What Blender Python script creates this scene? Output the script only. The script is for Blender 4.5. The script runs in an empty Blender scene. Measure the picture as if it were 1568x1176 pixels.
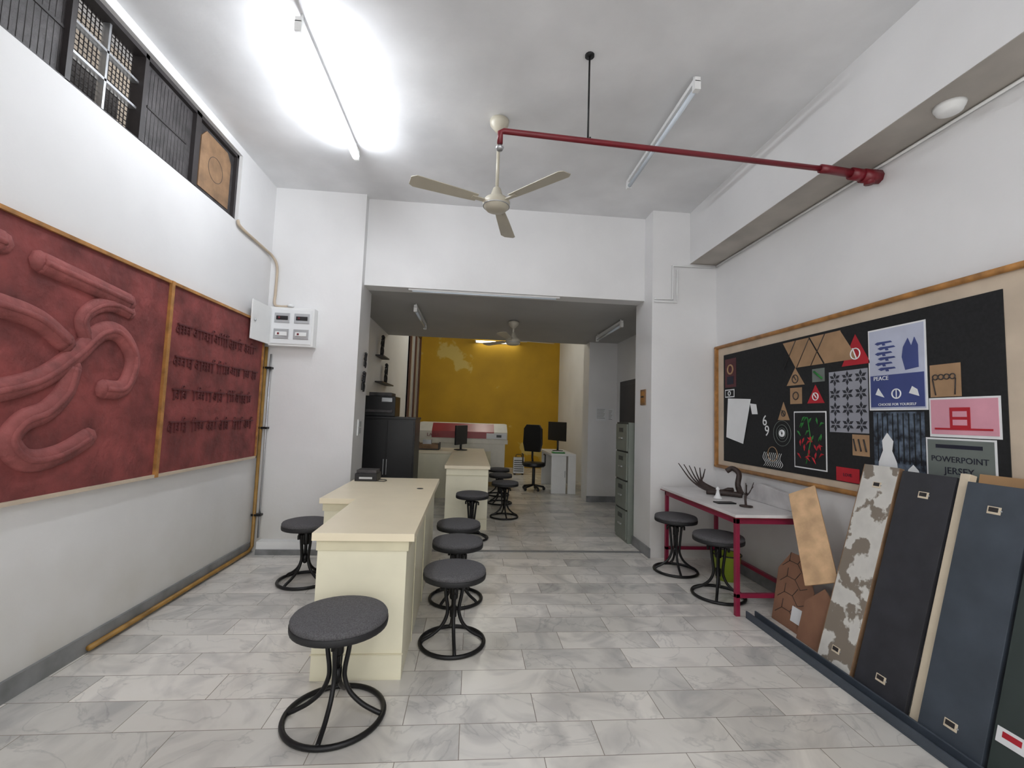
import bpy, bmesh, math, random
from mathutils import Vector, Matrix
random.seed(7)
scene=bpy.context.scene
def lin(c):
    return tuple(((x/255)/12.92 if x/255<=.04045 else ((x/255+.055)/1.055)**2.4) for x in c)
MATS={}
def mat(name,rgb,rough=.5,metal=0,var=.06,scale=6,bump=0,bscale=None,detail=4,emit=0,spec=.5,rgb2=None,thr=None,coat=0):
    if name in MATS:return MATS[name]
    m=bpy.data.materials.new(name);m.use_nodes=True
    nt=m.node_tree;N=nt.nodes;L=nt.links
    b=N["Principled BSDF"]
    b.inputs["Roughness"].default_value=rough;b.inputs["Metallic"].default_value=metal
    b.inputs["Specular IOR Level"].default_value=spec
    b.inputs["Coat Weight"].default_value=coat
    c=lin(rgb)
    tc=N.new("ShaderNodeTexCoord")
    no=N.new("ShaderNodeTexNoise");no.inputs["Scale"].default_value=scale;no.inputs["Detail"].default_value=detail
    L.new(tc.outputs["Object"],no.inputs["Vector"])
    r=N.new("ShaderNodeValToRGB")
    L.new(no.outputs["Fac"],r.inputs["Fac"])
    if thr is not None:
        c2=lin(rgb2)
        r.color_ramp.elements[0].position=thr;r.color_ramp.elements[0].color=(*c,1)
        r.color_ramp.elements[1].position=min(thr+.03,1);r.color_ramp.elements[1].color=(*c2,1)
        e0=r.color_ramp.elements.new(max(0,thr-.28));e0.color=(*[x*.82 for x in c],1)
    elif rgb2 is not None:
        c2=lin(rgb2)
        r.color_ramp.elements[0].position=.35;r.color_ramp.elements[0].color=(*c,1)
        r.color_ramp.elements[1].position=.65;r.color_ramp.elements[1].color=(*c2,1)
    else:
        r.color_ramp.elements[0].position=.3;r.color_ramp.elements[0].color=(*[max(0,x*(1-var*1.6)) for x in c],1)
        r.color_ramp.elements[1].position=.7;r.color_ramp.elements[1].color=(*[min(1,x*(1+var)) for x in c],1)
    L.new(r.outputs["Color"],b.inputs["Base Color"])
    if bump:
        n2=N.new("ShaderNodeTexNoise");n2.inputs["Scale"].default_value=bscale or scale*4;n2.inputs["Detail"].default_value=5
        L.new(tc.outputs["Object"],n2.inputs["Vector"])
        bp=N.new("ShaderNodeBump");bp.inputs["Strength"].default_value=bump;bp.inputs["Distance"].default_value=.02
        L.new(n2.outputs["Fac"],bp.inputs["Height"]);L.new(bp.outputs["Normal"],b.inputs["Normal"])
    if emit:
        b.inputs["Emission Color"].default_value=(*c,1);b.inputs["Emission Strength"].default_value=emit
    MATS[name]=m;return m

class B:
    def __init__(s,name):
        s.name=name;s.bm=bmesh.new();s.mats=[];s.M=Matrix.Identity(4)
    def mi(s,m):
        if m not in s.mats:s.mats.append(m)
        return s.mats.index(m)
    def _add(s,verts,faces,m,smooth=False):
        i=s.mi(m);vs=[s.bm.verts.new(s.M@Vector(v)) for v in verts]
        for f in faces:
            try:
                fc=s.bm.faces.new([vs[k] for k in f]);fc.material_index=i;fc.smooth=smooth
            except ValueError:pass
    def box(s,x0,x1,y0,y1,z0,z1,m):
        v=[(x,y,z) for z in(z0,z1) for y in(y0,y1) for x in(x0,x1)]
        s._add(v,[(0,2,3,1),(4,5,7,6),(0,1,5,4),(2,6,7,3),(0,4,6,2),(1,3,7,5)],m);return s
    def obox(s,c,size,rot,m):
        old=s.M;s.M=old@Matrix.Translation(c)@rot.to_4x4()
        a,b,d=[q/2 for q in size];s.box(-a,a,-b,b,-d,d,m);s.M=old;return s
    def prism(s,pts,axis,a0,a1,m):
        n=len(pts)
        def mk(p,a):
            return {'x':(a,p[0],p[1]),'y':(p[0],a,p[1]),'z':(p[0],p[1],a)}[axis]
        v=[mk(p,a0) for p in pts]+[mk(p,a1) for p in pts]
        f=[tuple(range(n))[::-1],tuple(range(n,2*n))]+[(i,(i+1)%n,n+(i+1)%n,n+i) for i in range(n)]
        s._add(v,f,m);return s
    def tube(s,pts,r,m,seg=10,closed=False,radii=None):
        pts=[Vector(p) for p in pts];n=len(pts);V=[];prev=None
        for i,p in enumerate(pts):
            if closed:t=pts[(i+1)%n]-pts[i-1]
            else:t=pts[min(i+1,n-1)]-pts[max(i-1,0)]
            t.normalize()
            if prev is None:
                up=Vector((0,0,1)) if abs(t.z)<.9 else Vector((1,0,0))
                u=t.cross(up).normalized()
            else:
                u=(prev-t*prev.dot(t)).normalized()
            prev=u;w=t.cross(u);rr=radii[i] if radii else r
            for k in range(seg):
                a=2*math.pi*k/seg;V.append(p+(u*math.cos(a)+w*math.sin(a))*rr)
        F=[]
        for i in range(n if closed else n-1):
            j=(i+1)%n
            for k in range(seg):
                l=(k+1)%seg;F.append((i*seg+k,i*seg+l,j*seg+l,j*seg+k))
        if not closed:
            F.append(tuple(range(seg))[::-1]);F.append(tuple(range((n-1)*seg,n*seg)))
        s._add(V,F,m,True);return s
    def cyl(s,p0,p1,r,m,seg=20,r2=None):
        return s.tube([p0,p1],r,m,seg,radii=[r,r if r2 is None else r2])
    def lathe(s,prof,c,m,seg=40):
        V=[];n=len(prof)
        for r,z in prof:
            for k in range(seg):
                a=2*math.pi*k/seg;V.append((c[0]+r*math.cos(a),c[1]+r*math.sin(a),c[2]+z))
        F=[(i*seg+k,i*seg+(k+1)%seg,(i+1)*seg+(k+1)%seg,(i+1)*seg+k) for i in range(n-1) for k in range(seg)]
        F.append(tuple(range(seg))[::-1]);F.append(tuple(range((n-1)*seg,n*seg)))
        s._add(V,F,m,True);return s
    def ring(s,c,R,r,m,seg=40,axis='z'):
        P=[]
        for k in range(seg):
            a=2*math.pi*k/seg;ca,sa=R*math.cos(a),R*math.sin(a)
            P.append({'z':(c[0]+ca,c[1]+sa,c[2]),'x':(c[0],c[1]+ca,c[2]+sa),'y':(c[0]+ca,c[1],c[2]+sa)}[axis])
        return s.tube(P,r,m,8,closed=True)
    def text(s,t,size,Mx,m,depth=.0008):
        cu=bpy.data.curves.new("tmp",'FONT');cu.body=t;cu.size=size;cu.extrude=depth;cu.align_x='CENTER';cu.align_y='CENTER';cu.resolution_u=3
        o=bpy.data.objects.new("tmp",cu);me=o.to_mesh()
        V=[Mx@v.co for v in me.vertices];F=[tuple(p.vertices) for p in me.polygons]
        s._add(V,F,m);o.to_mesh_clear();bpy.data.objects.remove(o);bpy.data.curves.remove(cu);return s
    def done(s,bevel=0):
        me=bpy.data.meshes.new(s.name);bmesh.ops.recalc_face_normals(s.bm,faces=s.bm.faces)
        s.bm.to_mesh(me);s.bm.free()
        for m in s.mats:me.materials.append(m)
        o=bpy.data.objects.new(s.name,me);bpy.context.collection.objects.link(o)
        if bevel:
            b=o.modifiers.new("bev",'BEVEL');b.width=bevel;b.segments=2;b.limit_method='ANGLE';b.angle_limit=math.radians(50)
        return o
def smooth(pts,n=6):
    P=[Vector(p) for p in pts];P=[P[0]*2-P[1]]+P+[P[-1]*2-P[-2]];out=[]
    for i in range(1,len(P)-2):
        for k in range(n):
            t=k/n;a,b,c,d=P[i-1],P[i],P[i+1],P[i+2]
            out.append(.5*((2*b)+(c-a)*t+(2*a-5*b+4*c-d)*t*t+(3*b-a-3*c+d)*t**3))
    out.append(P[-2]);return out

# ---------- materials
M_wall=mat("wall_paint_white",(230,230,231),.5,var=.045,scale=1.1,bump=.05,bscale=30,detail=7)
# every wall blends to a darker, yellower tone towards the floor, with noise
nt=M_wall.node_tree;N=nt.nodes;L=nt.links
_b=N["Principled BSDF"];_src=_b.inputs["Base Color"].links[0].from_socket
_tc=N.new("ShaderNodeTexCoord");_sp=N.new("ShaderNodeSeparateXYZ");L.new(_tc.outputs["Object"],_sp.inputs[0])
_mr=N.new("ShaderNodeMapRange");_mr.inputs[1].default_value=1.0;_mr.inputs[2].default_value=.05;_mr.inputs[3].default_value=0;_mr.inputs[4].default_value=.75
L.new(_sp.outputs["Z"],_mr.inputs[0])
_n=N.new("ShaderNodeTexNoise");_n.inputs["Scale"].default_value=2.5;_n.inputs["Detail"].default_value=8;L.new(_tc.outputs["Object"],_n.inputs["Vector"])
_mu=N.new("ShaderNodeMath");_mu.operation='MULTIPLY';L.new(_mr.outputs[0],_mu.inputs[0]);L.new(_n.outputs["Fac"],_mu.inputs[1])
_mx=N.new("ShaderNodeMix");_mx.data_type='RGBA';L.new(_mu.outputs[0],_mx.inputs[0]);L.new(_src,_mx.inputs[6]);_mx.inputs[7].default_value=(*lin((176,170,152)),1)
L.new(_mx.outputs[2],_b.inputs["Base Color"])
M_ceil=mat("ceiling_plaster",(228,229,231),.40,var=.10,scale=1.3,bump=.45,bscale=2.5,detail=6)
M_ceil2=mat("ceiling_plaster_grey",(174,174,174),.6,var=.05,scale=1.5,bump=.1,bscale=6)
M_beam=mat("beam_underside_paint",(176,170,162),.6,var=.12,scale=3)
M_base=mat("baseboard_grey_stone",(128,129,130),.4,var=.18,scale=8)
M_yel=mat("mustard_wall_paint",(200,156,28),.65,scale=1.15,detail=9,rgb2=(216,190,104),thr=.615)
M_cream=mat("cream_laminate",(236,231,206),.4,var=.03,scale=5)
M_creamtop=mat("cream_laminate_top",(240,228,200),.35,var=.02,scale=5)
M_creamd=mat("cream_edge",(220,213,184),.5,var=.04)
M_black=mat("black_metal",(22,22,24),.4,metal=.3,var=.1)
M_blackp=mat("black_plastic",(20,20,23),.4,var=.1)
M_fab=mat("grey_seat_fabric",(78,77,79),.95,scale=170,rgb2=(102,101,104),bump=.5,bscale=220)
M_rim=mat("black_seat_rim",(26,26,29),.6)
M_red=mat("terracotta_red_relief",(128,62,60),.8,var=.3,scale=5,bump=.9,bscale=11,detail=6)
M_redl=mat("terracotta_relief_raised",(144,78,76),.75,var=.22,scale=9,bump=.5,bscale=22)
M_redd=mat("terracotta_script",(92,38,40),.7,var=.15,scale=10)
M_wood=mat("honey_wood_trim",(170,120,64),.5,var=.25,scale=14)
M_brassy=mat("brown_painted_pipe",(148,112,52),.45,var=.2,scale=10)
M_white=mat("white_enamel",(235,236,236),.35,var=.02)
M_whitep=mat("white_paper",(232,234,236),.7,var=.02)
M_alu=mat("aluminium",(190,192,195),.35,metal=.8,var=.05)
M_fan=mat("fan_beige_enamel",(190,184,168),.35,var=.04)
M_pipe=mat("maroon_pipe_paint",(114,22,34),.35,var=.1)
M_shut=mat("window_dark_grey_panel",(68,65,66),.55,var=.35,scale=9,bump=.3)
M_frame=mat("window_dark_frame",(48,44,45),.5,var=.15)
M_ply=mat("brown_plywood",(140,110,82),.65,var=.2,scale=10)
M_tube=mat("lit_tube_glass",(246,250,255),.3,var=0,emit=60)
M_tube_fill=mat("lit_tube_glass_added_fill",(248,250,255),.3,var=0,emit=104)
M_tube2=mat("lit_tube_glass_far",(255,252,238),.3,var=0,emit=62)
M_tube3=mat("lit_tube_glass_wall",(255,252,235),.3,var=0,emit=9)
M_off=mat("unlit_tube_glass",(214,224,234),.2,var=.01)
M_board=mat("black_felt_board",(26,27,29),.9,var=.2,scale=60)
M_cloth=mat("beige_board_surround",(200,184,164),.85,var=.08,scale=5)
M_kraft=mat("kraft_brown_card",(164,132,100),.8,var=.1,scale=8)
M_mag=mat("magenta_table_paint",(136,26,60),.4,var=.1)
M_tabtop=mat("white_table_laminate",(222,220,220),.35,var=.06,scale=6)
M_cab=mat("filing_cabinet_grey_green",(116,122,114),.45,var=.06)
M_cabd=mat("filing_cabinet_shadow_gap",(60,64,62),.6)

# floor : polished marble slabs
mf=bpy.data.materials.new("marble_tile_floor");mf.use_nodes=True
nt=mf.node_tree;N=nt.nodes;L=nt.links;b=N["Principled BSDF"]
tc=N.new("ShaderNodeTexCoord");br=N.new("ShaderNodeTexBrick")
L.new(tc.outputs["Object"],br.inputs["Vector"])
br.inputs["Color1"].default_value=(*lin((236,233,228)),1);br.inputs["Color2"].default_value=(*lin((198,197,194)),1)
br.inputs["Mortar"].default_value=(*lin((146,139,130)),1);br.inputs["Scale"].default_value=1
br.inputs["Mortar Size"].default_value=.0020;br.inputs["Mortar Smooth"].default_value=.3
br.inputs["Bias"].default_value=-.25
br.inputs["Brick Width"].default_value=.61;br.inputs["Row Height"].default_value=.215;br.offset=.42
vm=N.new("ShaderNodeVectorMath");vm.operation='MULTIPLY_ADD'
L.new(br.outputs["Color"],vm.inputs[0]);vm.inputs[1].default_value=(23,17,9);L.new(tc.outputs["Object"],vm.inputs[2])
n1=N.new("ShaderNodeTexNoise");n1.inputs["Scale"].default_value=2.4;n1.inputs["Detail"].default_value=10;n1.inputs["Distortion"].default_value=1.6
L.new(vm.outputs[0],n1.inputs["Vector"])
r1=N.new("ShaderNodeValToRGB");r1.color_ramp.elements[0].position=.33;r1.color_ramp.elements[0].color=(.72,.72,.73,1);r1.color_ramp.elements[1].position=.55;r1.color_ramp.elements[1].color=(1.0,.995,.985,1)
L.new(n1.outputs["Fac"],r1.inputs["Fac"])
mx=N.new("ShaderNodeMix");mx.data_type='RGBA';mx.blend_type='MULTIPLY';mx.inputs[0].default_value=1
L.new(br.outputs["Color"],mx.inputs[6]);L.new(r1.outputs["Color"],mx.inputs[7])
w=N.new("ShaderNodeTexNoise");w.inputs["Scale"].default_value=1.6;w.inputs["Detail"].default_value=6;w.inputs["Distortion"].default_value=2.2
L.new(vm.outputs[0],w.inputs["Vector"])
r2=N.new("ShaderNodeValToRGB");e=r2.color_ramp.elements
e[0].position=.485;e[0].color=(1,1,1,1);e[1].position=.5;e[1].color=(.62,.63,.65,1);e2=e.new(.515);e2.color=(1,1,1,1)
L.new(w.outputs["Fac"],r2.inputs["Fac"])
mx2=N.new("ShaderNodeMix");mx2.data_type='RGBA';mx2.blend_type='MULTIPLY';mx2.inputs[0].default_value=.45
L.new(mx.outputs[2],mx2.inputs[6]);L.new(r2.outputs["Color"],mx2.inputs[7])
w3=N.new("ShaderNodeTexNoise");w3.inputs["Scale"].default_value=.8;w3.inputs["Detail"].default_value=9
L.new(tc.outputs["Object"],w3.inputs["Vector"])
r3=N.new("ShaderNodeValToRGB");r3.color_ramp.elements[0].position=.35;r3.color_ramp.elements[0].color=(.86,.85,.82,1);r3.color_ramp.elements[1].position=.6;r3.color_ramp.elements[1].color=(1,1,1,1)
L.new(w3.outputs["Fac"],r3.inputs["Fac"])
mx3=N.new("ShaderNodeMix");mx3.data_type='RGBA';mx3.blend_type='MULTIPLY';mx3.inputs[0].default_value=1
L.new(mx2.outputs[2],mx3.inputs[6]);L.new(r3.outputs["Color"],mx3.inputs[7])
L.new(mx3.outputs[2],b.inputs["Base Color"]);b.inputs["Roughness"].default_value=.24;b.inputs["Specular IOR Level"].default_value=.45

# ---------- room shell
def slab(name,x0,x1,y0,y1,z0,z1,m,bev=0):
    o=B(name).box(x0,x1,y0,y1,z0,z1,m);return o.done(bev)
slab("floor",-2.4,2.9,-2.2,12.8,-.1,0,mf)
slab("ceiling",-2.4,2.9,-2.2,5.0,3.7,3.8,M_ceil)
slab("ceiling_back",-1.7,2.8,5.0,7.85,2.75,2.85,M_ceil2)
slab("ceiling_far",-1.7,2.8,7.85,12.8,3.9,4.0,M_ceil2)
WL=-2.12;WR=2.60
wl=B("wall_left")
wl.box(WL-.2,WL,-2.2,4.70,0,3.03,M_wall).box(WL-.2,WL,-2.2,4.70,3.63,3.7,M_wall)
wl.box(WL-.2,WL,4.02,4.70,3.03,3.63,M_wall).box(WL-.2,WL,-2.2,.9,3.03,3.63,M_wall);wl.done()
slab("wall_right",WR,WR+.2,-2.2,5.05,0,3.7,M_wall)
slab("wall_front_left",-2.32,-1.2,4.70,5.15,0,3.7,M_wall)
slab("wall_front_lintel",-1.2,1.88,4.80,5.0,2.75,3.7,M_wall)
slab("wall_front_right",1.88,2.6,4.58,5.05,0,3.7,M_wall)
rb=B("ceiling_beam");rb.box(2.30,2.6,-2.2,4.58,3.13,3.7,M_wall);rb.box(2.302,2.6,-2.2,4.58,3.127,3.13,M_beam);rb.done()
slab("wall_back_left",-1.7,-1.5,5.15,12.6,0,3.9,M_wall)
slab("wall_back_right",2.5,2.7,5.05,7.6,0,2.75,M_wall)
slab("wall_back_pillar",2.0,2.7,7.6,8.0,0,3.9,M_wall)
slab("wall_far_right",2.42,2.62,8.0,12.6,0,3.9,M_wall)
slab("wall_far_yellow",-1.7,2.7,12.5,12.7,0,3.9,M_yel)
slab("wall_back_drop",-1.5,2.42,7.75,7.86,2.85,3.9,M_wall)
slab("baseboard_left",WL,WL+.018,-2.2,4.70,0,.1,M_base)
slab("trim_ledge",-2.02,-1.2,4.60,4.70,0,.12,M_white)
slab("baseboard_front_left",-2.02,-1.2,4.585,4.60,0,.05,M_base)
slab("baseboard_front_right",1.862,1.88,4.56,5.05,0,.1,M_base)
slab("baseboard_right",WR-.018,WR,-2.2,4.56,0,.1,M_base)
slab("baseboard_pillar",1.99,2.5,7.585,7.6,0,.1,M_base)
slab("trim_threshold",-1.2,1.88,4.74,4.80,0,.003,M_base)
slab("exterior_wall",WL-1.3,WL-1.2,-.5,5.5,2.2,5.2,mat("exterior_plaster",(150,140,128),.8,var=.2,scale=3))

# ---------- clerestory window
w=B("window_1")
X0,X1=WL-.10,WL-.06
def wp(y0,y1,mm):
    w.box(X0,X1,y0+.03,y1-.03,3.06,3.60,mm)
    w.box(X0-.01,WL-.03,y0,y0+.03,3.03,3.63,M_frame);w.box(X0-.01,WL-.03,y1-.03,y1,3.03,3.63,M_frame)
    w.box(X0-.01,WL-.03,y0,y1,3.03,3.06,M_frame);w.box(X0-.01,WL-.03,y0,y1,3.60,3.63,M_frame)
wp(.9,1.5,M_shut);wp(1.5,1.95,M_shut);wp(1.95,2.40,M_shut);wp(2.88,3.44,M_shut)
wp(3.44,4.02,M_shut);w.prism([(3.52,3.1),(3.94,3.1),(3.94,3.5),(3.88,3.57),(3.58,3.57),(3.52,3.5)],'x',X1,X1+.008,M_ply)
w.ring((X1+.008,3.73,3.33),.10,.002,M_frame,axis='x')
for z in (3.03,3.60):w.box(X0-.01,WL-.03,2.40,2.88,z,z+.03,M_frame)
for i in range(17):w.cyl((X0,2.42+.028*i,3.04),(X0,2.42+.028*i,3.61),.003,M_frame,6)
for i in range(19):w.cyl((X0-.006,2.4,3.07+.03*i),(X0-.006,2.88,3.07+.03*i),.003,M_frame,6)
w.box(X0,X1,2.635,2.65,3.05,3.61,M_alu);w.box(X0,X1,2.4,2.88,3.25,3.265,M_alu);w.box(X0,X1,2.4,2.88,3.42,3.435,M_alu)
w.box(X0-.35,X0-.32,2.1,2.75,3.0,3.35,M_kraft);w.box(X0-.5,X0-.4,2.5,3.3,3.0,3.6,M_shut)
for y in(1.7,2.17,3.16):
    for i in range(12):w.cyl((X1+.0005,y-.19+.034*i,3.08),(X1+.0005,y-.19+.034*i,3.58),.0015,M_frame,5)
    w.box(X1,X1+.006,y-.2,y+.2,3.32,3.335,M_frame)
w.done()

# ---------- relief panels
P=B("relief_mural")
xb=WL+.002
P.box(xb,xb+.03,1.45,4.575,.94,2.23,M_red)
P.box(xb,xb+.045,1.43,4.59,2.23,2.25,M_wood).box(xb,xb+.045,1.43,4.59,.92,.94,M_cloth)
P.box(xb,xb+.05,3.185,3.215,.92,2.25,M_wood).box(xb,xb+.045,4.575,4.59,.92,2.25,M_wood).box(xb,xb+.045,1.43,1.45,.92,2.25,M_wood)
def relief(pts,r=.056):
    xs=xb+.028
    q=smooth([(0,y,z) for y,z in pts],8)
    P.M=Matrix.Translation((xs,0,0))@Matrix.Diagonal((.6,1,1,1))
    P.tube(q,r,M_redl,12)
    # rounded ends
    for e_ in (q[0],q[-1]):
        P.lathe([(.004,-r*.98),(r*.7,-r*.7),(r*.98,0),(r*.7,r*.7),(.004,r*.98)],e_,M_redl,14)
    P.tube([p+Vector((r*.86,0,0)) for p in q],r*.30,M_redl,8)
    P.M=Matrix.Identity(4)
relief([(1.75,2.14),(1.98,2.10),(2.10,2.09)])
relief([(2.28,2.065),(2.45,2.05),(2.65,2.03),(2.84,2.01)])
relief([(2.86,1.95),(2.74,1.965),(2.62,1.93),(2.54,1.84),(2.58,1.74)],.044)
relief([(1.7,1.86),(2.07,1.82),(2.29,1.79),(2.46,1.70)])
relief([(1.75,1.32),(2.09,1.42),(2.33,1.50),(2.51,1.64),(2.66,1.79),(2.79,1.81),(2.90,1.71),(2.91,1.60),(2.85,1.49),(2.72,1.48)])
relief([(2.51,1.58),(2.48,1.45),(2.39,1.35),(2.28,1.30),(2.23,1.21),(2.32,1.12),(2.48,1.13),(2.65,1.21)])
for zi,z in enumerate((1.97,1.74,1.51,1.28)):
    y=3.30
    while y<4.42:
        wlen=random.uniform(.12,.26);y2=min(y+wlen,4.5)
        P.box(xb+.03,xb+.042,y,y2,z,z+.011,M_redd)
        yy=y+.02
        while yy<y2-.015:
            k=random.random();h=random.uniform(.055,.075)
            P.box(xb+.03,xb+.040,yy,yy+.009,z-h,z,M_redd)
            if k<.55:P.tube(smooth([(xb+.034,yy,z-h*.4),(xb+.034,yy-.018,z-h*.25),(xb+.034,yy-.026,z-h*.6),(xb+.034,yy-.008,z-h*.8)],3),.0048,M_redd,6)
            elif k<.8:P.tube(smooth([(xb+.034,yy,z),(xb+.034,yy+.015,z+.035),(xb+.034,yy+.035,z+.03)],3),.0048,M_redd,6)
            yy+=random.uniform(.034,.048)
        y=y2+.03
P.done()

# ---------- electrics
E=B("electrical_distribution_box")
E.box(-2.05,-1.62,4.60,4.70,2.03,2.42,M_white)
E.box(-2.03,-1.64,4.592,4.60,2.05,2.40,M_whitep)
for x in(-2.0,-1.81):
    for z in(2.10,2.26):
        E.box(x,x+.15,4.586,4.592,z,z+.1,M_alu);E.box(x+.02,x+.13,4.578,4.586,z+.03,z+.07,M_blackp if z>2.2 else M_white)
        E.box(x+.04,x+.06,4.572,4.578,z+.04,z+.06,M_pipe)
E.prism([(-2.05,4.60),(-2.062,4.25),(-2.05,4.248),(-2.038,4.595)],'z',2.04,2.41,M_white)
E.cyl((-2.046,4.30,2.22),(-2.035,4.30,2.22),.012,M_alu,12)
E.done(.003)
C=B("electrical_conduit");C.tube(smooth([(-2.10,3.98,3.03),(-2.10,4.05,2.99),(-2.10,4.5,2.97),(-2.09,4.65,2.95),(-2.05,4.68,2.85),(-2.05,4.685,2.6),(-2.05,4.685,2.47),(-2.0,4.685,2.445),(-1.87,4.685,2.45)],5),.013,M_cloth)
C.lathe([(.03,0),(.03,.02),(.015,.03)],(-1.88,4.66,2.44),M_white,16);C.done()
G=B("corner_pipe");G.tube([(-2.085,4.66,2.02),(-2.085,4.66,.06),(-2.085,4.6,.03),(-2.085,2.8,.03)],.016,M_brassy,10)
G.tube([(-2.04,4.67,1.95),(-2.04,4.67,.14)],.009,M_alu,8)
for z in(.35,1.2,1.8):G.box(-2.11,-2.02,4.645,4.70,z,z+.02,M_black)
G.done()
C=B("electrical_conduit");C.tube([(2.586,1.0,3.112),(2.586,4.55,3.112)],.009,M_white,8);C.done()
C=B("electrical_conduit")
C.tube([(2.58,4.567,3.10),(2.10,4.567,3.09),(2.10,4.567,2.72),(1.9,4.567,2.72)],.011,M_white,8)
C.tube([(2.15,4.567,3.05),(2.15,4.567,2.80),(2.15,4.567,2.69),(1.9,4.567,2.69)],.008,M_white,8);C.done()
S=B("wall_switch_plate");S.box(-1.2,-1.19,4.85,4.97,1.15,1.32,M_white)
for k in range(4):S.box(-1.19,-1.184,4.865+.05*(k%2),4.905+.05*(k%2),1.17+.07*(k//2),1.23+.07*(k//2),M_alu)
S.done(.002)

# ---------- lamps
def tubelight(name,x,y0,y1,z,m,zc,r=.016):
    t=B(name);t.box(x-.018,x+.018,y0,y1,z+.035,z+.065,M_white)
    t.cyl((x,y0+.04,z),(x,y1-.04,z),r,m,16)
    for a in(y0,y1-.04):t.box(x-.02,x+.02,a,a+.04,z-.02,z+.04,M_white)
    for a in(y0+.05,y1-.05):t.cyl((x,a,z+.06),(x,a,zc-.001),.008,M_white,8)
    return t.done()
tubelight("tube_light",-1.08,2.50,3.82,3.58,M_tube,3.7,.028)
tubelight("tube_light",1.385,2.66,3.98,3.60,M_off,3.7)
tubelight("tube_light",.9,-1.6,-.3,3.58,M_tube_fill,3.7,.024)  # unseen lamp, added behind the camera to fill the room with light
tubelight("tube_light",-.74,5.45,6.6,2.66,M_off,2.75)
tubelight("tube_light",1.93,5.7,6.9,2.66,M_off,2.75)
t=B("tube_light");t.box(-.74,.92,4.83,4.86,2.733,2.749,M_white);t.cyl((-.70,4.845,2.727),(.88,4.845,2.727),.009,M_off,12);t.done()
t=B("tube_light");t.box(.0,1.25,12.44,12.499,3.44,3.50,M_white);t.cyl((.03,12.30,3.46),(1.22,12.30,3.46),.02,M_tube3,12);t.box(.0,.03,12.28,12.46,3.44,3.49,M_white).box(1.22,1.25,12.28,12.46,3.44,3.49,M_white);t.done()
tubelight("tube_light",.3,9.4,10.6,3.78,M_tube2,3.9,.03)

# ---------- fans
def fan(c,zc,angs,L,name="ceiling_fan"):
    f=B(name);x,y,z=c
    f.lathe([(.02,0),(.075,-.015),(.07,-.05),(.03,-.10),(.015,-.11)],(x,y,zc),M_fan,24)
    f.cyl((x,y,z+.09),(x,y,zc-.05),.013,M_fan,12)
    f.lathe([(.03,-.055),(.075,-.05),(.10,-.02),(.105,.01),(.09,.035),(.05,.06),(.03,.12),(.018,.13)],(x,y,z),M_fan,32)
    f.ring((x,y,z-.02),.1,.004,M_alu)
    for a in angs:
        a=math.radians(a);f.M=Matrix.Translation((x,y,z))@Matrix.Rotation(a,4,'Z')@Matrix.Rotation(math.radians(9),4,'X')
        f.box(.09,.20,-.018,.018,.002,.010,M_fan)
        f.prism([(.16,-.045),(.3,-.055),(L-.03,-.07),(L,-.05),(L+.005,.03),(L-.03,.06),(.3,.048),(.16,.04)],'z',.010,.015,M_fan)
        f.M=Matrix.Identity(4)
    f.done()
fan((.12,3.31,3.02),3.7,(78,202,313),.66)
fan((.53,6.2,2.46),2.75,(10,130,250),.6)

# ---------- fire pipe
p=B("fire_sprinkler_pipe")
p.tube([(.10,2.55,3.02),(.10,2.55,3.09),(.12,2.55,3.10),(2.20,2.60,3.07)],.017,M_pipe,12)
p.tube([(2.18,2.60,3.07),(2.24,2.60,3.068),(2.44,2.61,3.06)],.027,M_pipe,14)
p.tube([(2.40,2.61,3.06),(2.50,2.61,3.055)],.038,M_pipe,14)
p.tube([(2.48,2.61,3.052),(2.598,2.61,3.052)],.045,M_pipe,8)
p.tube([(2.53,2.61,3.05),(2.53,2.61,3.0)],.03,M_pipe,10)
p.lathe([(.018,0),(.025,.015),(.012,.03)],(.10,2.55,2.98),M_alu,12)
p.done()
p=B("pipe_hanger_rod");p.cyl((.65,2.62,3.122),(.65,2.62,3.7),.006,M_black,8);p.cyl((.65,2.565,3.117),(.65,2.62,3.13),.006,M_black,8)
p.lathe([(.03,0),(.03,.01)],(.65,2.62,3.689),M_black,12);p.done()
d=B("smoke_detector");d.lathe([(.035,-.045),(.055,-.035),(.06,-.02),(.065,-.015),(.07,0)],(2.46,2.05,3.127),M_white,24);d.ring((2.46,2.05,3.095),.045,.006,M_cabd,24);d.done()

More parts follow.
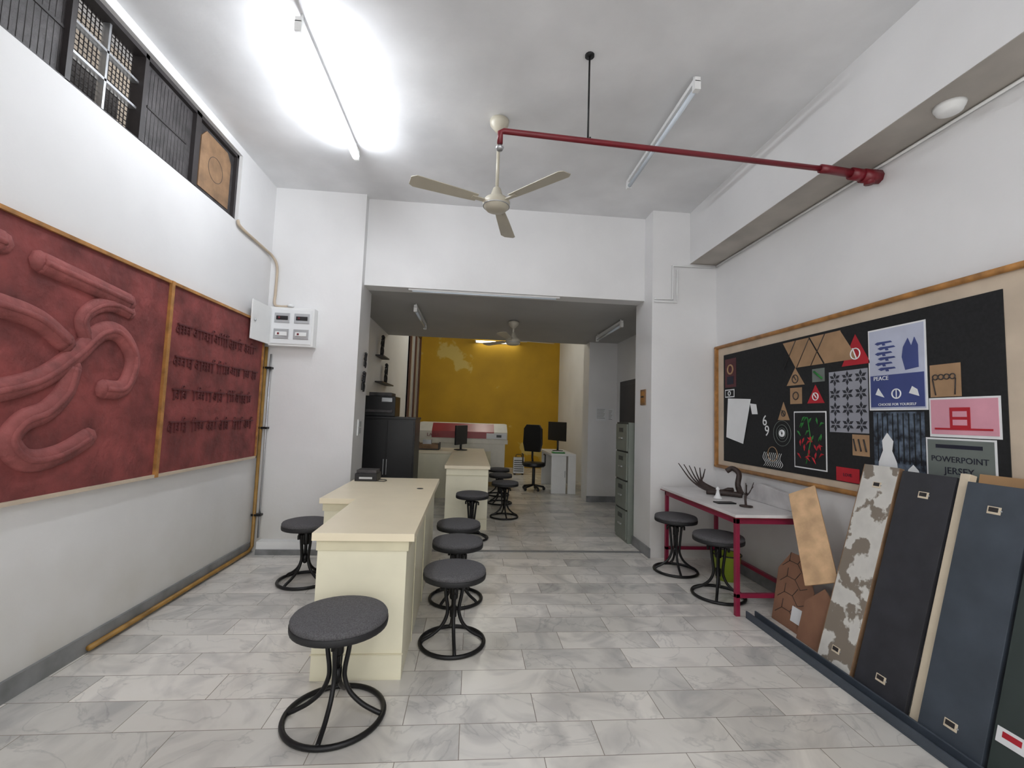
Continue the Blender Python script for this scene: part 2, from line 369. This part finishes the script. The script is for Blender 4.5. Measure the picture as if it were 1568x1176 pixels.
# ---------- stools
def stool(x,y,h=.445,R=.205,rot=.3):
    s=B("stool");s.M=Matrix.Translation((x,y,0))@Matrix.Rotation(rot,4,'Z')
    s.lathe([(R*.9,-.045),(R*.99,-.042),(R,-.03),(R,-.016),(R*.985,-.012)],(0,0,h),M_rim)
    s.lathe([(R*.985,-.014),(R*.99,0),(R*.96,.010),(R*.85,.016),(R*.4,.019),(.01,.020)],(0,0,h),M_fab)
    s.box(-.11,.11,-.016,.016,h-.058,h-.045,M_black).box(-.016,.016,-.11,.11,h-.058,h-.045,M_black)
    s.lathe([(.05,-.07),(.055,-.055),(.055,-.045)],(0,0,h),M_black,20)
    s.cyl((0,0,.15),(0,0,h-.05),.013,M_black,12)
    zt=h-.085
    s.lathe([(.022,-.09),(.026,-.08),(.026,0),(.022,.01)],(0,0,zt),M_black,16)
    s.lathe([(.022,-.03),(.022,.03)],(0,0,.19),M_black,16)
    for k in range(4):
        s2=s.M;s.M=s2@Matrix.Rotation(k*math.pi/2+math.pi/4,4,'Z')
        s.tube([(.02,0,zt),(.07,0,zt),(.078,0,zt-.006),(.078,0,zt-.035)],.010,M_black,8)
        s.tube(smooth([(.055,0,zt),(.048,0,zt-.07),(.036,0,.22),(.038,0,.17),(.065,0,.11),(.12,0,.06),(.175,0,.03),(R*.97,0,.014)],4),.011,M_black,8)
        s.M=s2
    s.ring((0,0,.013),R*1.0,.0125,M_black,48)
    s.done()
stool(-.575,2.22,.45,.218,.75);stool(-.068,2.88,.44,.195,.9);stool(-.07,3.54,.435,.195,.2);stool(-.08,4.10,.435,.195,.5)
stool(.04,5.25,.50,.19,.4);stool(.50,6.35,.48,.19,.9);stool(.50,7.35,.46,.19,.1);stool(.52,8.1,.46,.19,.7)
stool(-1.32,3.90,.475,.195,.3);stool(1.97,4.18,.505,.195,.6);stool(2.06,3.60,.48,.2,.2)

# ---------- desks
d=B("workshop_desk")
top=[(-.81,2.47),(-.28,2.47),(-.30,4.57),(-1.09,4.57),(-1.09,3.44),(-.83,3.44)]
d.prism(top,'z',.72,.76,M_creamtop)
d.prism([(-.79,2.49),(-.31,2.49),(-.33,4.55),(-1.07,4.55),(-1.07,3.46),(-.81,3.46)],'z',.665,.72,M_creamd)
d.prism([(-.785,2.50),(-.32,2.50),(-.34,4.54),(-1.06,4.54),(-1.06,3.47),(-.805,3.47)],'z',.0,.665,M_cream)
d.box(-.79,-.315,2.492,2.50,.13,.136,M_creamd);d.box(-.321,-.316,2.9,2.906,0,.665,M_creamd);d.box(-.327,-.320,3.5,3.506,0,.665,M_creamd)
d.box(-1.066,-1.06,3.9,3.906,0,.665,M_creamd)
d.lathe([(.028,0),(.028,.002),(.01,.003)],(-.42,3.95,.76),M_blackp,20)
d.done(.004)
d=B("workshop_desk")
d.prism([(-.31,5.6),(.25,5.6),(.25,8.6),(-1.07,8.6),(-1.07,7.7),(-.31,7.7)],'z',.74,.78,M_creamtop)
d.prism([(-.29,5.62),(.23,5.62),(.23,8.58),(-1.05,8.58),(-1.05,7.72),(-.29,7.72)],'z',0,.74,M_cream)
d.box(-.3,.24,5.612,5.62,.13,.136,M_creamd);d.box(-.3,.24,5.612,5.62,.66,.664,M_creamd)
d.done(.004)
k=B("small_printer");k.box(-1.06,-.86,4.30,4.5,.762,.83,M_blackp).box(-1.05,-.87,4.32,4.48,.83,.86,M_shut)
k.box(-1.02,-.9,4.296,4.30,.78,.80,M_alu);k.tube(smooth([(-.9,4.32,.767),(-.8,4.28,.767),(-.78,4.36,.767),(-.86,4.4,.767)],5),.004,M_blackp,6);k.done(.006)
m=B("computer_monitor");m.obox((-.18,8.1,1.05),(.5,.03,.34),Matrix.Rotation(math.radians(68),3,'Z'),M_blackp)
m.cyl((-.18,8.1,.79),(-.18,8.1,.9),.02,M_blackp);m.lathe([(.12,0),(.12,.012),(.03,.02)],(-.18,8.1,.782),M_blackp);m.done(.004)
m=B("equipment_crate");m.box(-.95,-.55,7.95,8.3,.782,.80,M_shut).box(-.95,-.93,7.95,8.3,.80,.90,M_shut).box(-.57,-.55,7.95,8.3,.80,.90,M_shut).box(-.93,-.57,7.95,7.97,.80,.88,M_ply).box(-.93,-.57,8.28,8.3,.80,.88,M_ply).box(-.85,-.7,8.05,8.2,.80,.95,M_alu);m.done(.004)

# black cabinet + boxes
c=B("black_storage_cabinet");c.box(-1.47,-.74,6.0,6.55,0,1.34,M_blackp)
for x in(-1.45,-1.095):c.box(x,x+.34,5.99,6.0,.05,1.30,M_blackp)
c.box(-1.13,-1.12,5.975,5.99,.6,.8,M_alu);c.box(-1.09,-1.08,5.975,5.99,.6,.8,M_alu);c.box(-1.48,-.73,5.98,6.57,1.32,1.35,M_blackp);c.done(.004)
c=B("office_printer");c.box(-1.43,-1.02,6.05,6.45,1.352,1.62,M_blackp).box(-1.40,-1.05,6.03,6.05,1.40,1.44,M_shut).box(-1.38,-1.08,6.10,6.4,1.62,1.67,M_shut).box(-1.2,-1.06,6.035,6.05,1.54,1.60,M_alu);c.done(.01)

# ---------- laser cutter
l=B("laser_cutting_machine")
ML=mat("machine_cream",(222,218,206),.4);MR=mat("machine_red",(150,34,38),.35)
l.box(-1.0,.68,9.0,9.9,.10,.85,ML);l.box(-1.05,.73,8.98,9.92,.85,.93,ML)
l.prism([(9.0,.93),(9.9,.93),(9.9,1.24),(9.25,1.24),(9.0,1.08)],'x',-1.04,.72,ML)
l.prism([(8.985,.95),(8.985,1.08),(9.23,1.235),(9.24,1.225),(9.0,1.07),(9.0,.95)],'x',-.78,.45,MR)
l.box(.30,.70,8.97,8.99,.95,1.06,M_whitep);l.box(.5,.6,8.965,8.97,.98,1.03,M_blackp)
l.box(-.8,.4,8.97,8.985,.35,.7,M_creamd)
for x in(-.9,.58):
    for y in(9.1,9.8):l.cyl((x,y,0),(x,y,.1),.04,M_blackp,12)
l.text("LASER",.09,Matrix.Translation((-.75,8.978,1.0))@Matrix.Rotation(math.pi/2,4,'X'),M_pipe)
l.done(.006)
h=B("room_heater");h.box(1.05,1.32,11.0,11.12,.03,.42,M_alu)
for i in range(6):h.box(1.07,1.3,10.99,11.0,.08+.05*i,.10+.05*i,M_cabd)
h.box(1.07,1.11,10.95,11.17,0,.03,M_blackp).box(1.26,1.3,10.95,11.17,0,.03,M_blackp);h.tube(smooth([(1.11,11.06,.42),(1.13,11.06,.48),(1.24,11.06,.48),(1.26,11.06,.42)],4),.008,M_blackp,8);h.done(.004)

c=B("computer_desk");c.box(1.50,1.98,8.35,9.6,.70,.74,M_white).box(1.52,1.80,8.37,8.40,0,.70,M_white).box(1.83,1.98,8.34,8.37,.0,.70,M_white).box(1.52,1.97,9.55,9.58,0,.7,M_white).box(1.94,1.97,8.4,9.55,.1,.7,M_white).box(1.77,1.785,8.36,8.37,.3,.42,M_alu);c.done(.003)
c=B("computer_monitor");c.obox((1.74,9.05,1.14),(.60,.03,.38),Matrix.Rotation(math.radians(-65),3,'Z'),M_blackp);c.cyl((1.76,9.05,.75),(1.76,9.05,.95),.02,M_blackp);c.lathe([(.11,0),(.11,.012),(.03,.02)],(1.76,9.05,.742),M_blackp);c.done(.004)
c=B("desk_tray");c.box(1.55,1.78,8.40,8.58,.742,.765,mat("green_plastic",(60,140,70),.5));c.box(1.58,1.75,8.42,8.56,.765,.775,M_whitep);c.done(.003)
c=B("office_chair");cx,cy=1.24,8.75
c.lathe([(.20,0),(.23,.03),(.22,.08),(.05,.09)],(cx,cy,.45),M_blackp);c.cyl((cx,cy,.08),(cx,cy,.45),.03,M_blackp)
for k in range(5):
    a=k*math.tau/5;c.tube([(cx,cy,.1),(cx+.21*math.cos(a),cy+.21*math.sin(a),.06)],.02,M_blackp);c.lathe([(.02,-.03),(.03,0),(.02,.03)],(cx+.21*math.cos(a),cy+.21*math.sin(a),.031),M_blackp,12)
c.tube([(cx,cy+.16,.5),(cx,cy+.26,.6),(cx,cy+.25,.85)],.02,M_blackp)
c.M=Matrix.Translation((cx,cy+.25,.98))@Matrix.Rotation(math.radians(-35),4,'Z')
c.prism([(-.17,-.26),(.17,-.26),(.21,-.1),(.20,.2),(.14,.28),(-.14,.28),(-.20,.2),(-.21,-.1)],'y',-.03,.03,M_blackp);c.M=Matrix.Identity(4)
for sx in(-.22,.22):c.tube([(cx+sx,cy,.5),(cx+sx,cy,.68),(cx+sx,cy+.16,.68)],.015,M_blackp,8)
c.done(.008)

# filing cabinet
f=B("filing_cabinet");f.box(1.82,2.30,5.08,5.50,.0,1.38,M_cab)
for i in range(4):
    z=.04+i*.335
    f.box(1.803,1.82,5.10,5.48,z,z+.315,M_cab);f.box(1.798,1.803,5.22,5.36,z+.22,z+.27,M_cabd);f.box(1.785,1.803,5.24,5.34,z+.14,z+.155,M_alu)
    f.box(1.819,1.821,5.09,5.49,z+.315,z+.335,M_cabd)
f.done(.004)
dd=B("door_1");dd.box(2.47,2.499,6.5,7.35,0,2.05,M_frame).box(2.455,2.47,6.58,7.27,.05,1.98,mat("dark_door",(38,34,34),.5)).cyl((2.44,6.65,1.0),(2.44,6.65,1.15),.012,M_alu);dd.done(.004)
for (x0,x1,z0,z1) in((2.13,2.32,1.38,1.62),(2.34,2.45,1.42,1.6)):
    n=B("notice_paper");n.box(x0,x1,7.596,7.6,z0,z1,M_whitep)
    for i in range(7):n.box(x0+.02,x1-.03-.01*(i%3),7.594,7.596,z1-.04-i*.025,z1-.035-i*.025,M_cabd)
    n.done()
n=B("wall_sign");n.box(1.868,1.88,4.72,4.86,1.58,1.75,M_ply).box(1.864,1.868,4.735,4.845,1.6,1.73,M_wood).box(1.862,1.864,4.75,4.83,1.66,1.68,M_frame);n.done()

def figure(nm,Mx,s):
    g=B(nm);g.M=Mx@Matrix.Scale(s,4)
    g.lathe([(.01,-.09),(.06,-.06),(.08,0),(.06,.06),(.01,.09)],(0,0,.9),M_blackp,12)
    g.tube(smooth([(0,0,.82),(.03,0,.65),(-.02,0,.42)],4),.08,M_blackp,8)
    g.tube(smooth([(0,0,.45),(.16,0,.25),(.05,0,0)],4),.05,M_blackp,8)
    g.tube(smooth([(-.02,0,.45),(-.2,0,.35),(-.22,0,.05)],4),.05,M_blackp,8)
    g.tube(smooth([(0,0,.75),(.22,0,.7),(.3,0,.95)],4),.035,M_blackp,8)
    g.tube(smooth([(0,0,.75),(-.22,0,.65),(-.3,0,.5)],4),.035,M_blackp,8)
    g.done()
RZ=Matrix.Rotation(math.pi/2,4,'Z')
figure("dancer_wall_figure",Matrix.Translation((-1.172,4.90,1.62))@RZ,.22)
figure("dancer_wall_figure",Matrix.Translation((-1.175,4.94,1.88))@RZ,.17)
figure("dancer_wall_figure",Matrix.Translation((-1.44,7.1,2.28))@RZ,.34)
figure("dancer_wall_figure",Matrix.Translation((-1.44,7.5,1.88))@RZ,.34)
s=B("wall_shelf");s.box(-1.5,-1.38,6.95,7.9,1.86,1.88,M_frame).box(-1.5,-1.38,6.9,7.4,2.26,2.28,M_frame);s.done()
w=B("window_2");y0,y1,z0,z1=10.2,12.1,1.2,3.5
w.box(-1.5,-1.47,y0,y1,z0,z1,mat("frosted_glass",(190,196,200),.2))
for a,b_ in((y0,y0+.12),((y0+y1)/2-.05,(y0+y1)/2+.05),(y1-.12,y1)):w.box(-1.498,-1.43,a,b_,z0,z1,mat("brown_window_frame",(92,58,44),.5))
for a in(z0,z1-.1):w.box(-1.498,-1.43,y0,y1,a,a+.1,MATS["brown_window_frame"])
w.done()

# ---------- notice board (right wall)
n=B("notice_board");xw=WR-.001
n.box(xw-.02,xw,1.30,4.52,.98,2.19,M_cloth)
n.box(xw-.026,xw-.02,1.94,4.39,1.03,2.11,M_board)
n.tube([(xw-.03,1.28,2.20),(xw-.03,2.4,2.205),(xw-.03,3.4,2.20),(xw-.03,4.54,2.205)],.018,M_wood,8)
n.tube([(xw-.03,1.28,.965),(xw-.03,4.54,.965)],.018,M_wood,8)
n.box(xw-.045,xw,4.50,4.535,.96,2.21,M_wood).box(xw-.045,xw,1.28,1.31,.96,2.21,M_wood)
n.done()
xp=xw-.0265
def R_(y,z,x=None):
    return Matrix.Translation((x or xp-.003,y,z))@Matrix(((0,0,-1,0),(-1,0,0,0),(0,1,0,0),(0,0,0,1)))
def rectp(b,y0,y1,z0,z1,m,dx=0):b.box(xp-.002-dx,xp-dx,y0,y1,z0,z1,m)
def polyp(b,pts,m,dx=0):b.prism(pts,'x',xp-.002-dx,xp-dx,m)
M_lav=mat("lavender_paper",(186,192,212),.7);M_blue=mat("blue_ink",(60,72,128),.7);M_ink=mat("navy_ink",(24,26,44),.7)
M_pink=mat("pink_paper",(218,156,172),.7);M_pr=mat("poster_red",(176,28,42),.7);M_gr=mat("poster_green",(44,124,56),.7);M_sage=mat("sage_grey_paper",(108,116,112),.7)
M_forest=mat("forest_print",(16,22,34),.7,scale=22,rgb2=(96,110,128))
p=B("kraft_triangle_art")
for i in range(4):
    a=3.50-.15*i
    if i%2==0:polyp(p,[(a,2.09),(a-.29,2.09),(a-.145,1.87)],M_kraft)
    else:polyp(p,[(a+.01,1.87),(a-.28,1.87),(a-.135,2.09)],M_kraft,.001)
for a in(3.35,3.2,3.05):p.tube([(xp-.004,a+.14,1.87),(xp-.004,a,2.09)],.003,M_frame,6)
p.done()
def tri(nm,yc,z0,z1,hw,m,inner=None):
    p=B(nm);polyp(p,[(yc-hw,z0),(yc+hw,z0),(yc,z1)],m)
    if inner:
        p.ring((xp-.004,yc,z0+(z1-z0)*.36),hw*.32,.004,inner,20,'x');p.cyl((xp-.004,yc-.01,z0+.04),(xp-.004,yc+.02,z0+(z1-z0)*.55),.004,inner,6)
    p.done()
tri("red_triangle_poster",2.79,1.83,2.04,.115,M_pr,M_whitep)
tri("kraft_triangle_card",3.36,1.73,1.87,.10,M_kraft,M_frame);tri("kraft_triangle_card",3.50,1.45,1.60,.07,M_kraft,M_frame)
tri("red_triangle_poster",3.15,1.58,1.72,.085,M_pr,M_whitep)
p=B("kraft_square_card");rectp(p,3.29,3.42,1.58,1.71,M_kraft);p.ring((xp-.004,3.355,1.645),.03,.004,M_frame,16,'x');p.done()
p=B("leaf_card");rectp(p,3.06,3.18,1.74,1.84,M_sage);p.tube([(xp-.003,3.08,1.76),(xp-.003,3.16,1.82)],.008,M_gr,6);p.done()
p=B("geometric_pattern_poster");rectp(p,2.70,3.02,1.37,1.80,mat("pattern_grey",(150,152,162),.7))
M_pd=mat("pattern_dark",(40,42,50),.7)
for i in range(4):
    for j in range(3):
        cy_=2.753+j*.107;cz=1.425+i*.107
        for k in range(6):
            a=k*math.pi/3+math.pi/6;dy,dz=math.cos(a),math.sin(a)
            polyp(p,[(cy_+.006*dy,cz+.006*dz),(cy_+.028*dy-.011*dz,cz+.028*dz+.011*dy),(cy_+.050*dy,cz+.050*dz),(cy_+.028*dy+.011*dz,cz+.028*dz-.011*dy)],M_pd,.002)
p.done()
p=B("plant_poster");rectp(p,3.05,3.38,1.08,1.52,M_whitep);rectp(p,3.06,3.37,1.09,1.51,M_board,.002)
for i in range(30):
    y=random.uniform(3.10,3.32);z=random.uniform(1.12,1.45);c=M_gr if z>1.29 else M_pr;a=random.uniform(-1.1,1.1)
    p.tube([(xp-.005,y,z),(xp-.005,y+.035*math.sin(a),z+.03),(xp-.005,y+.06*math.sin(a),z+.05*math.cos(a))],.009,c,6,radii=[.002,.008,.001])
p.tube([(xp-.005,3.25,1.12),(xp-.005,3.2,1.3),(xp-.005,3.23,1.47)],.004,M_gr,6);p.done()
p=B("peace_poster");rectp(p,2.315,2.69,1.52,2.04,M_whitep);rectp(p,2.325,2.68,1.53,2.03,M_lav,.002)
rectp(p,2.33,2.675,1.54,1.74,M_blue,.004)
p.text("THE WORLD NEEDS",.036,R_(2.50,2.0),M_ink);p.text("PEACE",.036,R_(2.60,1.72,xp-.0075),M_whitep);p.text("CHOOSE FOR YOURSELF",.022,R_(2.50,1.555,xp-.0075),M_whitep)
for i in range(6):
    z=1.95-i*.033;y=2.64-.02*(i%2);polyp(p,[(y,z-.004),(y-.02,z+.004),(y-.11,z+.002),(y-.12,z-.008),(y-.07,z-.010),(y-.075,z-.022),(y-.055,z-.022),(y-.05,z-.010),(y-.02,z-.016)],M_blue,.004)
polyp(p,[(2.36,1.77),(2.44,1.76),(2.46,1.84),(2.45,1.90),(2.42,1.95),(2.40,1.9),(2.38,1.95),(2.36,1.9)],M_blue,.004);p.ring((xp-.007,2.50,1.62),.028,.004,M_whitep,20,'x');p.cyl((xp-.007,2.50,1.592),(xp-.007,2.50,1.648),.003,M_whitep,6)
polyp(p,[(2.36,1.6),(2.42,1.62),(2.40,1.66),(2.37,1.64)],M_whitep,.006);polyp(p,[(2.58,1.60),(2.64,1.62),(2.62,1.66)],M_whitep,.006);p.done()
p=B("fist_card");rectp(p,2.14,2.30,1.59,1.77,M_kraft)
for i in range(4):p.ring((xp-.004,2.18+.03*i,1.70),.014,.003,M_frame,12,'x')
p.tube([(xp-.004,2.17,1.60),(xp-.004,2.165,1.69)],.003,M_frame,6);p.tube([(xp-.004,2.27,1.60),(xp-.004,2.285,1.69)],.003,M_frame,6);p.done()
p=B("pink_building_poster");rectp(p,1.965,2.31,1.37,1.585,M_whitep);rectp(p,1.975,2.30,1.385,1.575,M_pink,.002)
rectp(p,2.10,2.20,1.42,1.53,M_pr,.004);rectp(p,2.115,2.185,1.435,1.465,M_pink,.005);rectp(p,2.115,2.185,1.48,1.51,M_pink,.005);rectp(p,2.0,2.28,1.41,1.42,M_pr,.004);p.done()
p=B("forest_poster");rectp(p,2.34,2.665,1.08,1.51,M_forest)
for i in range(9):rectp(p,2.36+i*.034,2.366+i*.034,1.2,1.5,M_board,.002)
polyp(p,[(2.50,1.10),(2.64,1.10),(2.63,1.20),(2.60,1.27),(2.605,1.33),(2.57,1.38),(2.53,1.33),(2.54,1.27),(2.51,1.2)],M_whitep,.004);polyp(p,[(2.36,1.10),(2.46,1.10),(2.44,1.17),(2.41,1.2),(2.38,1.17)],M_whitep,.004);p.done()
p=B("typographic_poster");rectp(p,1.99,2.335,1.06,1.365,M_whitep);rectp(p,2.0,2.325,1.07,1.355,M_sage,.002);p.text("POWERPOINT",.044,R_(2.165,1.25,xp-.005),M_ink);p.text("JERSEY",.05,R_(2.165,1.19,xp-.005),M_ink);rectp(p,2.05,2.28,1.31,1.33,M_ink,.003);p.done()
p=B("white_sheet_paper");polyp(p,[(4.33,1.27),(4.05,1.22),(3.93,1.64),(4.30,1.66)],M_whitep,.006);p.done()
p=B("small_white_note");polyp(p,[(3.84,1.50),(3.92,1.5),(3.95,1.60),(3.86,1.59)],M_whitep);p.done()
p=B("portrait_card");rectp(p,4.17,4.36,1.77,2.06,mat("maroon_print",(84,40,46),.7));p.ring((xp-.004,4.265,1.95),.045,.008,M_kraft,20,'x');rectp(p,4.21,4.32,1.80,1.88,M_ink,.003);p.done()
p=B("portrait_card");rectp(p,4.20,4.36,1.67,1.75,M_whitep);rectp(p,4.21,4.35,1.68,1.74,M_board,.002);p.ring((xp-.005,4.28,1.71),.02,.005,M_whitep,16,'x');p.done()
p=B("vinyl_record_art")
for r in(.105,.07,.045):p.ring((xp-.003,3.52,1.34),r,.002,M_sage,32,'x')
p.ring((xp-.003,3.52,1.34),.022,.010,M_whitep,24,'x');p.done()
p=B("letter_cutouts");p.text("6",.13,R_(3.74,1.44),M_whitep);p.text("9",.13,R_(3.71,1.35),M_whitep);p.done()
p=B("jellyfish_drawing");p.ring((xp-.003,3.64,1.16),.06,.003,M_kraft,24,'x')
for i in range(10):
    y=3.53+.024*i;p.tube(smooth([(xp-.003,y,1.17),(xp-.003,y+.02,1.12),(xp-.003,y-.015,1.08),(xp-.003,y+.01,1.05)],4),.002,M_whitep,5)
p.done()
p=B("kraft_print_card");rectp(p,2.70,2.83,1.22,1.36,M_kraft)
for i in range(3):p.tube([(xp-.004,2.72+.04*i,1.25),(xp-.004,2.74+.04*i,1.33)],.005,M_frame,6)
p.done()
p=B("red_card");rectp(p,2.78,2.97,1.035,1.13,M_pr);p.text("LOVE",.03,R_(2.875,1.08),M_ink);p.done()

# ---------- right table
t=B("metal_frame_table")
t.box(1.96,2.56,3.19,4.50,.715,.738,M_tabtop);t.box(1.955,2.562,3.185,4.505,.708,.716,M_pipe)
xs=(1.98,2.50);ys=(3.22,4.42)
for x in xs:
    for y in ys:t.box(x,x+.032,y,y+.032,0,.708,M_mag)
for x in xs:t.box(x,x+.03,3.22,4.45,.665,.708,M_mag)
for y in ys:t.box(1.98,2.53,y,y+.03,.665,.708,M_mag)
t.box(1.98,2.53,3.22,3.25,.13,.16,M_mag);t.box(1.98,2.53,4.42,4.45,.13,.16,M_mag);t.box(2.50,2.53,3.22,4.45,.13,.16,M_mag)
t.done(.002)
M_bone=mat("dark_bone_brown",(52,38,34),.5,var=.3,scale=20)
s=B("curved_rib_sculpture")
for i in range(6):
    q=smooth([(2.44-.01*i,4.0,.80),(2.36,4.06+.01*i,.77),(2.24,4.14+.01*i,.775+.012*i),(2.14+.03*i,4.22+.01*i,.85+.006*i),(2.05+.055*i,4.30,1.0-.010*i)],5)
    s.tube(q,.008,M_bone,8,radii=[.017-.013*k/(len(q)-1) for k in range(len(q))])
s.tube(smooth([(2.46,3.92,.765),(2.43,3.92,.85),(2.46,3.95,.95),(2.44,4.02,.99),(2.40,4.05,.96)],5),.024,M_bone,10)
s.tube(smooth([(2.46,3.90,.765),(2.36,3.98,.765),(2.22,4.08,.765)],5),.025,M_bone,10)
s.done()
s=B("wire_tree_sculpture");s.lathe([(.05,0),(.05,.008),(.01,.012)],(2.24,3.5,.74),M_bone,16)
s.tube(smooth([(2.24,3.5,.745),(2.235,3.5,.80),(2.25,3.51,.85)],5),.009,M_bone,8)
for a in range(6):
    A=a*1.05;s.tube(smooth([(2.245,3.505,.82),(2.245+.03*math.cos(A),3.505+.03*math.sin(A),.86),(2.245+.06*math.cos(A),3.505+.06*math.sin(A),.90+.02*(a%3))],4),.003,M_bone,6)
s.done()
s=B("marble_offcut");s.prism([(3.22,.739),(3.95,.739),(3.93,.86),(3.7,.9),(3.4,.87),(3.24,.84)],'x',2.50,2.55,mat("marble_offcut_stone",(206,204,204),.4,scale=6,rgb2=(170,168,170)));s.done(.004)
s=B("chess_piece_statue");s.lathe([(.035,0),(.035,.012),(.022,.025),(.015,.05),(.011,.075),(.018,.083),(.013,.095),(.003,.105)],(2.20,3.85,.739),M_whitep,20);s.done()
s=B("phone_on_table");s.box(2.06,2.22,3.60,3.68,.739,.748,M_blackp).box(2.07,2.21,3.607,3.673,.748,.749,M_shut);s.done(.002)
s=B("bucket");s.lathe([(.09,0),(.12,.22),(.125,.225),(.115,.225),(.085,.02)],(2.36,3.98,.0),mat("lime_bucket",(150,170,50),.4),28);s.ring((2.36,3.98,.225),.122,.006,M_blackp);s.done()

# ---------- leaning boards
def lean(nm,y0,y1,xb_,xt,H,th,m,holes=True,edge=None,z0=.0,label=False):
    ang=math.atan2(xt-xb_,H);Ln=math.hypot(H,xt-xb_)
    b=B(nm);b.M=Matrix.Translation((xb_,(y0+y1)/2,z0+th*math.sin(ang)))@Matrix.Rotation(ang,4,'Y')
    hw=(y1-y0)/2
    b.box(0,th,-hw,hw,0,Ln,m)
    if edge:b.box(.0005,th+.001,-hw-.006,-hw,0,Ln,edge).box(.0005,th+.001,hw,hw+.006,0,Ln,edge)
    if holes:
        for z in(.10,Ln-.12):
            b.box(-.002,.001,-.028,.028,z-.018,z+.018,M_creamedge);b.box(-.003,.0,-.018,.022,z-.008,z+.014,M_frame)
            b.cyl((-.004,-.03,z),(0,-.03,z),.004,M_alu,8)
    if label:
        b.box(-.002,0,hw-.11,hw-.01,.15,.21,M_whitep);b.box(-.003,-.002,hw-.095,hw-.03,.175,.198,M_pr)
    return b.done(.002)
M_peel=mat("peeling_white_paint_board",(216,214,208),.7,scale=7,detail=6,rgb2=(134,124,112),thr=.54)
M_slate=mat("slate_black_board",(50,51,57),.55,var=.15,scale=9)
M_bluegrey=mat("blue_grey_board",(66,74,84),.5,var=.12,scale=7)
M_creamedge=mat("cream_edge_board",(222,208,184),.6)
M_drk=mat("dark_green_board",(50,60,58),.6)
lean("leaning_peeled_board",2.43,2.66,2.15,2.50,1.17,.028,M_peel,edge=M_ply)
lean("leaning_black_board",2.11,2.40,2.15,2.49,1.16,.025,M_slate)
lean("leaning_cream_board",2.055,2.10,2.17,2.50,1.18,.04,M_creamedge,holes=False)
lean("leaning_blue_board",1.77,2.035,2.14,2.46,1.15,.03,M_bluegrey)
lean("leaning_brown_board",1.60,2.05,2.27,2.545,1.19,.018,mat("tan_board",(170,134,94),.6,var=.1),holes=False)
lean("leaning_green_board",1.42,1.75,2.14,2.44,1.10,.03,M_drk,holes=False,label=True)
s=B("floor_channel_bar");s.box(2.04,2.12,1.0,3.2,0,.012,M_bluegrey).box(2.04,2.052,1.0,3.2,.012,.05,M_bluegrey).box(2.108,2.12,1.0,3.2,.012,.05,M_bluegrey);s.done(.002)
p=B("pale_plywood_offcut");q=[Vector((2.36,3.17,.90)),Vector((2.47,3.05,.985)),Vector((2.32,2.68,.44)),Vector((2.22,2.84,.36))]
nrm=(q[1]-q[0]).cross(q[3]-q[0]).normalized()*.014
p._add(q+[v+nrm for v in q],[(0,1,2,3),(7,6,5,4),(0,4,5,1),(1,5,6,2),(2,6,7,3),(3,7,4,0)],mat("pale_plywood",(206,170,130),.6,var=.14,scale=12));p.done(.002)
p=B("engraved_cardboard");pts=[(3.20,.0),(2.92,.0),(2.86,.30),(2.98,.50),(3.12,.50),(3.22,.36)]
MCB=mat("brown_cardboard",(140,102,80),.8,var=.1)
p.M=Matrix.Translation((2.24,0,0.002))@Matrix.Rotation(.2,4,'Y');p.prism(pts,'x',0,.006,MCB)
for i in range(4):
    z=.06+.11*i;hx=[(3.18,z),(3.12,z+.05),(3.04,z+.05),(2.98,z),(2.92,z+.03)]
    p.tube([(-.001,a,b_) for a,b_ in hx],.002,M_frame,5);p.cyl((-.001,3.12,z+.05),(-.001,3.12,z+.11),.002,M_frame,5);p.cyl((-.001,3.04,z+.05),(-.001,3.0,z+.11),.002,M_frame,5)
p.box(-.004,0,2.93,3.02,.06,.16,M_whitep);p.done()
p=B("brown_cardboard_sheet");p.M=Matrix.Translation((2.20,0,0.002))@Matrix.Rotation(.2,4,'Y');p.prism([(2.90,0),(2.68,0),(2.68,.34),(2.74,.38),(2.88,.25)],'x',0,.006,MCB);p.box(.006,.010,2.72,2.86,.02,.2,MCB);p.done()

# ---------- world + camera
wd=bpy.data.worlds.new("world");scene.world=wd;wd.use_nodes=True
bg=wd.node_tree.nodes["Background"];bg.inputs[0].default_value=(1,.99,.97,1);bg.inputs[1].default_value=1.75
th,ps,ph=[math.radians(a) for a in(4.22,4.95,1.93)]
R=Vector((math.cos(ps),-math.sin(ps),0));U=Vector((-math.sin(th)*math.sin(ps),-math.sin(th)*math.cos(ps),math.cos(th)));F=Vector((math.cos(th)*math.sin(ps),math.cos(th)*math.cos(ps),math.sin(th)))
rt=R*math.cos(ph)+U*math.sin(ph);up=U*math.cos(ph)-R*math.sin(ph)
cam=bpy.data.objects.new("camera",bpy.data.cameras.new("camera"));bpy.context.collection.objects.link(cam)
Mc=Matrix((rt,up,-F)).transposed().to_4x4();Mc.translation=Vector((0,0,1.4));cam.matrix_world=Mc
cam.data.sensor_width=36;cam.data.lens=684.3/1568*36;cam.data.clip_start=.02;scene.camera=cam
scene.view_settings.view_transform='Standard';scene.view_settings.exposure=.12
